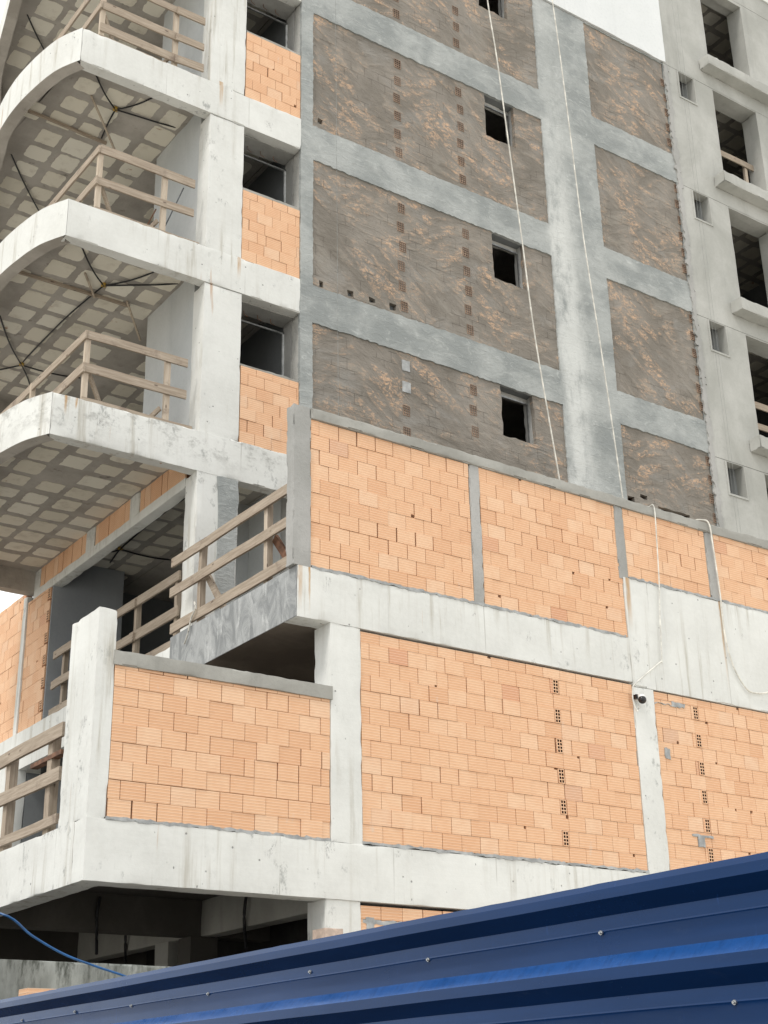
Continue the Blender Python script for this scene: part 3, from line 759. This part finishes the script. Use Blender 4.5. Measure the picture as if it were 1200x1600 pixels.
for Fz in (F3, F4, F5, F6, F7):
    z0, z1 = Fz + 1.73, Fz + 2.43
    mb = MB(); t = .022; y0, y1 = TY - .03, TY + .20
    mb.box(14.43, 14.472, y0, TY - .008, z0 - .045, z1, WING); mb.box(14.963, 15.005, y0, TY - .008, z0 - .045, z1, WING); mb.box(14.472, 14.963, y0, TY - .008, z0 - .045, z0 - .003, WING)
    w = mb.build('small_window', B, smooth=False)
    mb = MB(); mb.box(14.963, 15.1, TY + .199, TY + .5, z0 - .1, z1 + .1, NICHE); mb.box(14.38, 14.96, TY + .199, TY + .5, z0 - .1, z0 - .003, NICHE); mb.build('reveal', w, smooth=False)
    # ledge and thick jamb of the large opening
    mb = MB(); mb.rbox(15.25, 18.6, TY - .30, TY - .01, Fz - .41, Fz - .13, WING, .1, .006, .03); mb.build('ledge', B)
    mb = MB(); mb.rbox(17.064, 17.3, TY + .2, TY + .42, Fz - .1, Fz + 2.4, WING, .3, .002, .004); mb.rbox(15.4, 17.3, TY + .2, TY + .45, Fz + 2.425, Fz + 2.95, WING, .3, .002, .004); mb.build('opening_lining', B)
solid('roof_slab', 2.6, 19.7, TY - .04, 10.0, ROOF + .004, ROOF + .2, WHITE, .4, .003, .01)

# ------------------------------------------------------------------ timber guard rails
BR = random.Random(19)
def bar(parent, name, a, b, w=.14, t=.03, mat=None, up=(0, 0, 1), jit=.014):
    d = [abs(b[i] - a[i]) for i in range(3)]; ax = d.index(max(d)); k = BR.uniform(-.012, .012)
    if name == 'board': w *= BR.uniform(.88, 1.1); a = (a[0], a[1], a[2] + k); b = (b[0], b[1], b[2] - k)
    mb = MB(); mb.beam(a, b, w, t, mat or WOOD[ax], up, jit); return mb.build(name, parent, smooth=False)
RG = 'timber guard rails on the open floor edges'
def balcony_rail(Fz, label, xc, boards, post2, left=True, extra=False, braces=True):
    g = thing('guard_rail', label, 'guard rail', RG, (xc, TY + .12, Fz)); 
    def L(p): return (p[0] - xc, p[1] - TY - .12, p[2] - Fz)
    y = TY + .10
    bar(g, 'post', L((xc + .03, y + .05, Fz)), L((xc + .03, y + .05, Fz + max(boards) + .08)), .075, .07, PALEWOOD, (1, 0, 0))
    bar(g, 'post', L((post2, y + .05, Fz)), L((post2, y + .05, Fz + max(boards) + .02)), .085, .06, PALEWOOD, (1, 0, 0))
    for i, b in enumerate(boards):
        x1 = 2.63 if not extra else post2 + .04
        bar(g, 'board', L((xc - .02 + .02 * i, y, Fz + b)), L((x1, y, Fz + b + .005)), .145, .03)
        if extra: bar(g, 'board', L((post2 - .03, y - .034, Fz + b - .02)), L((2.68, y - .034, Fz + b - .012)), .15, .03)
        if left and b > .3: bar(g, 'board', L((xc - .025, y - .03, Fz + b - .01)), L((xc - .12, 8.0, Fz + b - .02)), .14, .03)
    bar(g, 'base_board', L((xc - .02, y + .02, Fz + .06)), L((2.75, y + .02, Fz + .05)), .09, .035)
    for yy in (5.4, 7.4): bar(g, 'post', L((xc - .05, yy, Fz)), L((xc - .05, yy, Fz + max(boards) + .05)), .07, .07, PALEWOOD, (1, 0, 0))
    if braces:
        bar(g, 'brace', L((xc + .07, y + .07, Fz + .58)), L((xc + .62, y + .5, Fz + .0)), .09, .035, WOOD[0])
        bar(g, 'brace', L((post2 - .08, y + .08, Fz + .3)), L((post2 - .3, y + .6, Fz + .0)), .08, .03, WOOD[1])
    return g
balcony_rail(F3, 'weathered timber guard rail on the lowest curved balcony, two boards on a rust streaked edge', 1.01, [.58, 1.12], 2.33)
balcony_rail(F4, 'weathered timber guard rail on the middle curved balcony with thin steel rods leaning behind it', 1.0, [.585, 1.16], 2.13)
balcony_rail(F5, 'three board timber guard rail with lapped board ends on the topmost balcony in view', .86, [.25, .70, 1.26], 2.19, extra=True)
for i, (a, b) in enumerate((((2.52, 3.62, F4 + 1.15), (2.22, 4.1, F4 + .0)), ((2.05, 3.60, F4 + .55), (1.9, 3.95, F4 + 0)))):
    mb = MB(); mb.tube([a, b], .011, RUST if i else m_flat('grey_steel_rod', (.12, .13, .14), .6), 6)
    tag(mb.build('steel_rod'), ['thin grey steel rod leaning against the top board of the middle balcony rail', 'short reddish steel rod leaning low behind the middle balcony rail'][i], 'steel rod', 'steel rods leaning on the middle balcony')
# terrace rail
g = thing('guard_rail', 'terrace guard rail of three long boards above the smeared grey slab edge', 'guard rail', RG, (2.55, 1.8, F2))
def LL(p): return (p[0] - 2.55, p[1] - 1.8, p[2] - F2)
for z, a, b in ((8.775, .18, 3.40), (8.33, .17, 3.42), (7.79, .17, 3.36)): bar(g, 'board', LL((2.50, a, z)), LL((2.50, b, z + .015)), .15, .035)
for y in (.84, 2.62): bar(g, 'post', LL((2.575, y, F2)), LL((2.575, y, 8.80)), .085, .085, PALEWOOD if y < 1 else WOOD[2], (0, 1, 0))
bar(g, 'brace', LL((2.60, 2.52, 8.36)), LL((2.66, 2.05, F2)), .10, .04, WOOD[1], (0, 1, 0)); bar(g, 'brace', LL((2.62, .76, 8.3)), LL((2.68, .30, F2)), .11, .04, RUST, (0, 1, 0))
mb = MB(); mb.tube(smoothpath([LL((2.47, 2.62, 7.98)), LL((2.45, 2.55, 7.86)), LL((2.46, 2.68, 7.76)), LL((2.45, 2.75, 7.55)), LL((2.46, 2.85, 7.45))], 4), .012, ROPE, 5); mb.build('tied_cord', g)
# gallery rail further back
g = thing('guard_rail', 'long two board guard rail passing behind the white fin wall into the shaded gallery', 'guard rail', RG, (2.85, 5.9, F2))
def LL(p): return (p[0] - 2.85, p[1] - 5.9, p[2] - F2)
for z in (8.79, 8.26, 7.78):
    bar(g, 'board', LL((2.80, 3.75, z)), LL((2.80, 5.35, z + .01)), .15, .035); bar(g, 'board', LL((2.765, 5.15, z - .02)), LL((2.765, 8.30, z - .01)), .15, .035)
for y in (3.9, 5.25, 6.6, 8.0): bar(g, 'post', LL((2.86, y, F2)), LL((2.86, y, 8.84)), .085, .08, WOOD[2], (0, 1, 0))
# corner rail on the first floor
g = thing('guard_rail', 'heavy guard rail of three wide boards left of the white fin wall', 'guard rail', RG, (.08, 2.3, 4.425))
def LL(p): return (p[0] - .08, p[1] - 2.3, p[2] - 4.425)
for z, w in ((5.545, .16), (5.065, .15), (4.555, .10)): bar(g, 'board', LL((.05, .9, z)), LL((.05, 4.6, z + .01)), w, .04)
for y in (1.32, 2.6, 4.2): bar(g, 'post', LL((.13, y, 4.425)), LL((.13, y, 5.56)), .13, .1, WOOD[2], (0, 1, 0))
bar(g, 'brace', LL((.2, 1.15, 5.1)), LL((.5, 1.05, 4.43)), .12, .04, WOOD[2], (0, 1, 0)); bar(g, 'brace', LL((.1, .95, 5.30)), LL((.13, 1.9, 5.32)), .05, .09, RUST)
# rails in the openings of the right wing
for Fz, bs, lab in ((F6, (1.0,), 'single pale board rail inside the upper large opening of the plastered wing'), (F4, (1.0, .5), 'two board rail inside the lowest large opening at the right edge of the picture')):
    g = thing('guard_rail', lab, 'guard rail', RG, (16.3, 3.66, Fz))
    for b in bs: bar(g, 'board', (-.8, -.02, b), (.85, -.02, b + .01), .14, .03)
    for x in (-.7, .52): bar(g, 'post', (x, .03, -.012), (x, .03, 1.0), .09, .06, PALEWOOD, (1, 0, 0))

# ------------------------------------------------------------------ conduits and sticks under the slabs
CG = 'black conduit stars under the slabs'
def conduit_star(z, c, ends, label):
    g = thing('ceiling_conduit', label, 'conduit', CG, (c[0], c[1], z))
    mb = MB(); mb.tube([(0, 0, -.005), (0, 0, -.05)], .045, YELLOW, 8); mb.build('junction_box', g)
    for i, e in enumerate(ends):
        dx, dy = e[0] - c[0], e[1] - c[1]; s = -.05 * (1 if i % 2 else -1)
        mb = MB(); mb.tube(smoothpath([(0, 0, -.04), (dx * .35 + dy * s * .4, dy * .35 - dx * s * .4, -.045), (dx * .7 + dy * s * .3, dy * .7 - dx * s * .3, -.035), (dx, dy, .0)], 6), .014, BLACKP, 6); mb.build('conduit', g)
conduit_star(F5 - .25, (1.65, 4.55), [(1.02, 3.95), (2.05, 3.98), (2.72, 4.46), (1.79, 5.42)], 'star of black conduits around a yellow box under the upper full balcony')
conduit_star(F4 - .25, (1.78, 4.85), [(1.07, 4.08), (2.3, 4.1), (2.78, 4.2), (1.66, 8.0)], 'star of black conduits nearest the front edge under the middle balcony')
conduit_star(F4 - .25, (1.663, 8.05), [(.75, 6.7), (1.3, 8.6), (2.3, 9.1), (2.75, 8.0)], 'second black conduit star deeper under the middle balcony, above the lowest rail')
conduit_star(F5 - .25, (2.3, 8.6), [(.66, 6.7), (2.7, 9.2), (1.6, 9.2)], 'far black conduit star at the rounded back end under the upper full balcony')
conduit_star(F3 - .25, (3.57, 7.66), [(3.55, 3.9), (4.6, 7.75), (3.46, 7.95), (3.74, 8.45)], 'black conduits under the dark gallery ceiling beside the brick closers')
conduit_star(F6 - .25, (1.9, 8.0), [(.72, 6.8), (1.2, 9.3), (2.7, 7.6)], 'black conduits under the topmost curved slab at the top left corner')
WS = 'timber strips left under the balcony slabs'
for i, (a, b, r, m, lab) in enumerate((
    ((.45, 5.37, F5 - .29), (1.9, 5.46, F5 - .29), .05, WOOD[0], 'long brown timber strip stuck across the underside of the upper balcony'),
    ((1.18, 4.47, F5 - .27), (2.1, 5.42, F5 - .5), .035, PALEWOOD, 'thin pale stick hanging loose at an angle from the upper balcony slab'),
    ((.46, 5.2, F4 - .29), (2.4, 5.2, F4 - .29), .05, WOOD[0], 'long rusty brown strip stuck across the underside of the middle balcony'),
    ((2.32, 5.12, F4 - .27), (2.85, 5.7, F4 - .55), .035, PALEWOOD, 'short pale stick dangling beside the grey niche wall of the middle balcony'),
    ((1.39, 4.7, F4 - .27), (1.78, 5.2, F4 - .33), .035, PALEWOOD, 'pale stub of wood next to the conduit star of the middle balcony'))):
    mb = MB(); mb.beam(a, b, r, r * .8, m, (0, 0, 1), .01); tag(mb.build('timber_strip', smooth=False), lab, 'timber strip', WS)

# ------------------------------------------------------------------ ropes, cables, camera
def line(name, pts, r, mat, label, cat, group=None, n=6, seg=6):
    mb = MB(); mb.tube(smoothpath(pts, seg), r, mat, n); return tag(mb.build(name), label, cat, group)
yR = TY - .22
line('rope', [(8.45, 3.7, ROOF + .22), (8.46, yR, ROOF + .23), (8.50, yR, ROOF), (8.62, yR, 24.4), (8.77, yR, 22.06), (8.92, yR, 20.69), (9.10, yR, 18.53), (9.27, yR, 16.49), (9.43, yR, 14.48), (9.79, yR, 11.6), (9.95, yR, 9.9), (10.0, yR, 7.75)], .014, ROPE, 'long white rope hanging down past the right side of the small dark windows', 'rope', 'long white ropes hanging from the roof')
line('rope', [(10.2, 3.7, ROOF + .22), (10.21, yR, ROOF + .23), (10.25, yR, ROOF), (10.56, yR, 22.99), (10.72, yR, 20.24), (10.87, yR, 17.22), (11.09, yR, 14.6), (11.29, yR, 11.75), (11.4, yR, 9.7), (11.42, yR, 7.75)], .0125, ROPE, 'long white rope hanging down in front of the pale streaked grey pillar', 'rope', 'long white ropes hanging from the roof')
line('cable', [(8.69, .22, 9.2), (8.70, .19, 9.86), (8.69, .06, 9.875), (8.69, -.04, 9.83), (8.68, -.035, 9.3), (8.64, -.035, 8.6), (8.59, -.035, 8.13), (8.54, -.035, 7.45), (8.50, -.035, 7.40), (8.2, -.035, 7.18), (7.95, -.035, 6.99), (7.91, -.035, 6.93), (7.89, -.04, 6.75), (7.93, -.06, 6.6), (7.98, -.06, 6.68)], .0095, CABLE, 'white cable over the parapet that bends down to the security camera', 'cable', seg=5)
line('rope', [(9.72, .22, 9.3), (9.74, .19, 9.87), (9.80, .0, 9.885), (9.86, -.045, 9.8), (9.89, -.04, 9.5), (9.93, -.035, 8.68), (9.93, -.035, 8.07), (10.03, -.035, 7.59), (10.25, -.035, 7.28), (10.45, -.035, 7.23), (10.75, -.035, 7.29), (11.2, -.035, 7.5)], .012, ROPE, 'white rope over the parapet that curls away along the white beam', 'rope')
for i, (x0, x1) in enumerate(((14.52, 14.50), (14.72, 14.60))):
    line('thin_cord', [(x0, 3.6, ROOF + .21), (x0, TY - .07, ROOF + .22), (x0, TY - .07, ROOF), (x1, TY - .07, 19), (x1 - .02, TY - .07, 8.0)], 0.0025, WIRE, ['thin dark cord down the plastered wing, the one on the left of the pair', 'thin dark cord down the plastered wing, the one on the right of the pair'][i], 'cord', 'thin cords on the plastered wing')
line('plumb_wire', [(5.24, 3.6, ROOF + .21), (5.24, TY - .06, ROOF + .22), (5.24, TY - .06, ROOF), (5.25, TY - .06, 8.2)], .003, WIRE, 'very thin wire hanging at the left side of the grey brown wall', 'cord')
g = thing('security_camera', 'small white and black dome security camera on the white concrete column', 'camera', loc=(8.0, 0, 6.8))
mb = MB(); mb.tube([(0, .006, .03), (0, -.05, .03)], .075, CAMW, 18); mb.build('mount', g)
mb = MB(); mb.beam((0, -.04, .05), (0, -.16, .0), .09, .13, CAMW, (0, 0, 1)); mb.build('arm', g)
mb = MB(); mb.sphere((0, -.15, -.01), .078, CAMW, .1); mb.build('housing', g)
mb = MB(); mb.sphere((-.01, -.17, -.06), .085, CAMB, -1.0); mb.build('dome', g)
mb = MB(); mb.box(-.105, -.05, -.11, -.02, -.03, .06, CAMB); mb.build('side_box', g, smooth=False); g.scale = (.68, .68, .68)
g2 = line('hose', [(-1.9, 3.9, 4.3), (-1.75, 1.6, 3.75), (-1.45, .2, 3.45), (-1.154, -.9, 3.30), (-.838, -.9, 3.122), (-.519, -.9, 2.974), (-.199, -.9, 2.88), (.127, -.9, 2.795), (.5, -.95, 2.66), (.9, -1.0, 2.3), (1.0, -1.0, 1.2), (1.0, -1.0, .02)], .011, HOSE, 'thick blue hose hanging across the dark parking opening at bottom left', 'hose')

# ------------------------------------------------------------------ yard: low wall, timber post, brick pile
mb = MB(); mb.rbox(-1.6, 2.2, -.6, -.42, 0, 2.94, STAINED, .12, .006, .03); tag(mb.build('low_wall'), 'low stained concrete wall with a dark mossy top under the corner of the building', 'wall')
mb = MB(); mb.rbox(2.60, 2.83, -.44, -.18, 0, 3.415, PINKWOOD, .12, .004, .01); tag(mb.build('timber_post'), 'thick pinkish timber post whose cut top shows above the blue fence', 'post')
g = thing('brick_pile', 'small pile of orange hollow bricks peeking over the left end of the blue fence', 'bricks', loc=(-.75, -.95, 0))
for i in range(13):
    mb = MB(); mb.box(-.16 + random.uniform(-.01, .01), .15, -.1, .1, .205 * i, .205 * i + .2, BRICK); mb.build('brick', g, smooth=False)

# ------------------------------------------------------------------ blue sheet-metal fence along the street
FX = -1.84
g = thing('metal_fence', 'glossy dark blue corrugated sheet metal fence with horizontal ribs in the foreground', 'fence', loc=(FX, -6, 0))
prof = [(.045, 2.402), (.012, 2.413), (0, 2.388), (0, 2.350), (.045, 2.292)]
z = 2.292
def one(z): return [(.045, z - .050), (.0425, z - .056), (.045, z - .063), (.045, z - .148), (.0, z - .200), (0, z - .245), (.045, z - .303)]
while z > .35: prof += one(z); z -= .303
rs = random.Random(5); seams = [-16.5, -10.75, -4.9, .9, 4.0]
for a, b in zip(seams, seams[1:]):
    mb = MB(); ny = 60; dz = 0; ov = 0
    rows = []
    for j in range(ny + 1):
        y = a - ov + (b - a + ov) * j / ny
        rows.append([mb.vert((px + .004 * noise.noise(Vector((y * 1.1, pz * 2, 3))), y + 6, pz + dz + .004 * noise.noise(Vector((y * .9, 2, 7))) + (.003 * noise.noise(Vector((y * 9, 1, 3))) if k < 2 else 0))) for k, (px, pz) in enumerate(prof)])
    for j in range(ny):
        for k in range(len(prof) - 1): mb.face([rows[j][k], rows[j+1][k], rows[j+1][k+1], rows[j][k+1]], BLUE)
    o = mb.build('fence_sheet', g, angle=20)
sc0 = None
for y, zz in ((-9.35, 2.232), (-8.203, 2.232), (-7.19, 2.262), (-6.1, 2.232), (-5.1, 2.232), (-4.23, 2.25), (-3.3, 2.25), (-11.2, 1.93), (-10.0, 1.93)):
    if sc0 is None:
        mb = MB(); mb.tube([(.004, 0, 0), (-.003, 0, 0)], .009, STEEL, 12); mb.tube([(-.003, 0, 0), (-.010, 0, 0)], .0055, STEEL, 6); sc0 = mb.build('screw', g, smooth=False); s_ = sc0
    else: s_ = sc0.copy(); COL.objects.link(s_)
    s_.parent = g; s_.location = (.040, y + 6, zz)
for y in (-14, -11, -8, -5, -2, 1, 3.6):
    mb = MB(); mb.box(.06, .14, y + 5.96, y + 6.04, 0, 2.36, STEEL); mb.build('fence_post', g, smooth=False)

# ------------------------------------------------------------------ ground
mb = MB(); mb.poly([(-400, -400, 0), (400, -400, 0), (400, 400, 0), (-400, 400, 0)], DIRT); tag(mb.build('ground', smooth=False), kind='structure')
mb = MB(); mb.poly([(-9.5, -300, .008), (-3.4, -300, .008), (-3.4, 300, .008), (-9.5, 300, .008)], ASPH); tag(mb.build('road', smooth=False), kind='structure')
mb = MB(); mb.box(-3.4, -1.9, -300, 300, .004, .13, PAVE); tag(mb.build('pavement', smooth=False), kind='structure')

# ------------------------------------------------------------------ sky, sun, camera
SUN_EL, SUN_AZ = R(53), R(252)              # azimuth clockwise from +Y
W = bpy.data.worlds.new('World'); SC.world = W; W.use_nodes = True
nt = W.node_tree; bg = nt.nodes['Background']
sky = nt.nodes.new('ShaderNodeTexSky'); sky.sky_type = 'NISHITA'; sky.sun_disc = False; sky.sun_elevation = SUN_EL; sky.sun_rotation = SUN_AZ; sky.dust_density = 2.0
tc = nt.nodes.new('ShaderNodeTexCoord'); mp = nt.nodes.new('ShaderNodeMapping'); mp.inputs['Scale'].default_value = (1, 1, 1.8); nt.links.new(tc.outputs['Generated'], mp.inputs[0])
cn = nt.nodes.new('ShaderNodeTexNoise'); cn.inputs['Scale'].default_value = 2.6; cn.inputs['Detail'].default_value = 7; nt.links.new(mp.outputs[0], cn.inputs['Vector'])
mr = nt.nodes.new('ShaderNodeMapRange'); mr.interpolation_type = 'SMOOTHSTEP'; nt.links.new(cn.outputs['Fac'], mr.inputs[0])
mr.inputs[1].default_value = .25; mr.inputs[2].default_value = .47; mr.inputs[3].default_value = .45; mr.inputs[4].default_value = 1
mx = nt.nodes.new('ShaderNodeMix'); mx.data_type = 'RGBA'; nt.links.new(mr.outputs[0], mx.inputs[0]); nt.links.new(sky.outputs[0], mx.inputs[6]); mx.inputs[7].default_value = (9.9, 9.95, 9.85, 1)
nt.links.new(mx.outputs[2], bg.inputs['Color']); bg.inputs['Strength'].default_value = .12
sl = bpy.data.lights.new('sun', 'SUN'); sl.energy = 1.5; sl.angle = R(12); sl.color = (1, .96, .90)
so = bpy.data.objects.new('sun', sl); COL.objects.link(so)
sd = Vector((math.sin(SUN_AZ) * math.cos(SUN_EL), math.cos(SUN_AZ) * math.cos(SUN_EL), math.sin(SUN_EL)))
so.rotation_euler = sd.to_track_quat('Z', 'Y').to_euler(); so.location = sd * 60

cd = bpy.data.cameras.new('camera'); co = bpy.data.objects.new('camera', cd); COL.objects.link(co)
rm = Matrix(((0.8217212828663079, -0.20873306591673618, -0.530287318797601), (-0.569599588170442, -0.3304990848410546, -0.7525467853065936), (-0.018178075822594605, 0.9204351482381715, -0.3904724003654588)))
co.matrix_world = Matrix.Translation((-5.8, -13.6, 1.6)) @ rm.to_4x4()
cd.sensor_fit = 'VERTICAL'; cd.sensor_height = 36; cd.lens = 2208.267642873424 / 1600 * 36; cd.clip_end = 2000; cd.clip_start = .05
SC.camera = co
vs = SC.view_settings; vs.view_transform = 'Standard'; vs.look = 'None'; vs.exposure = .22; vs.gamma = 1
SC.cycles.max_bounces = 8
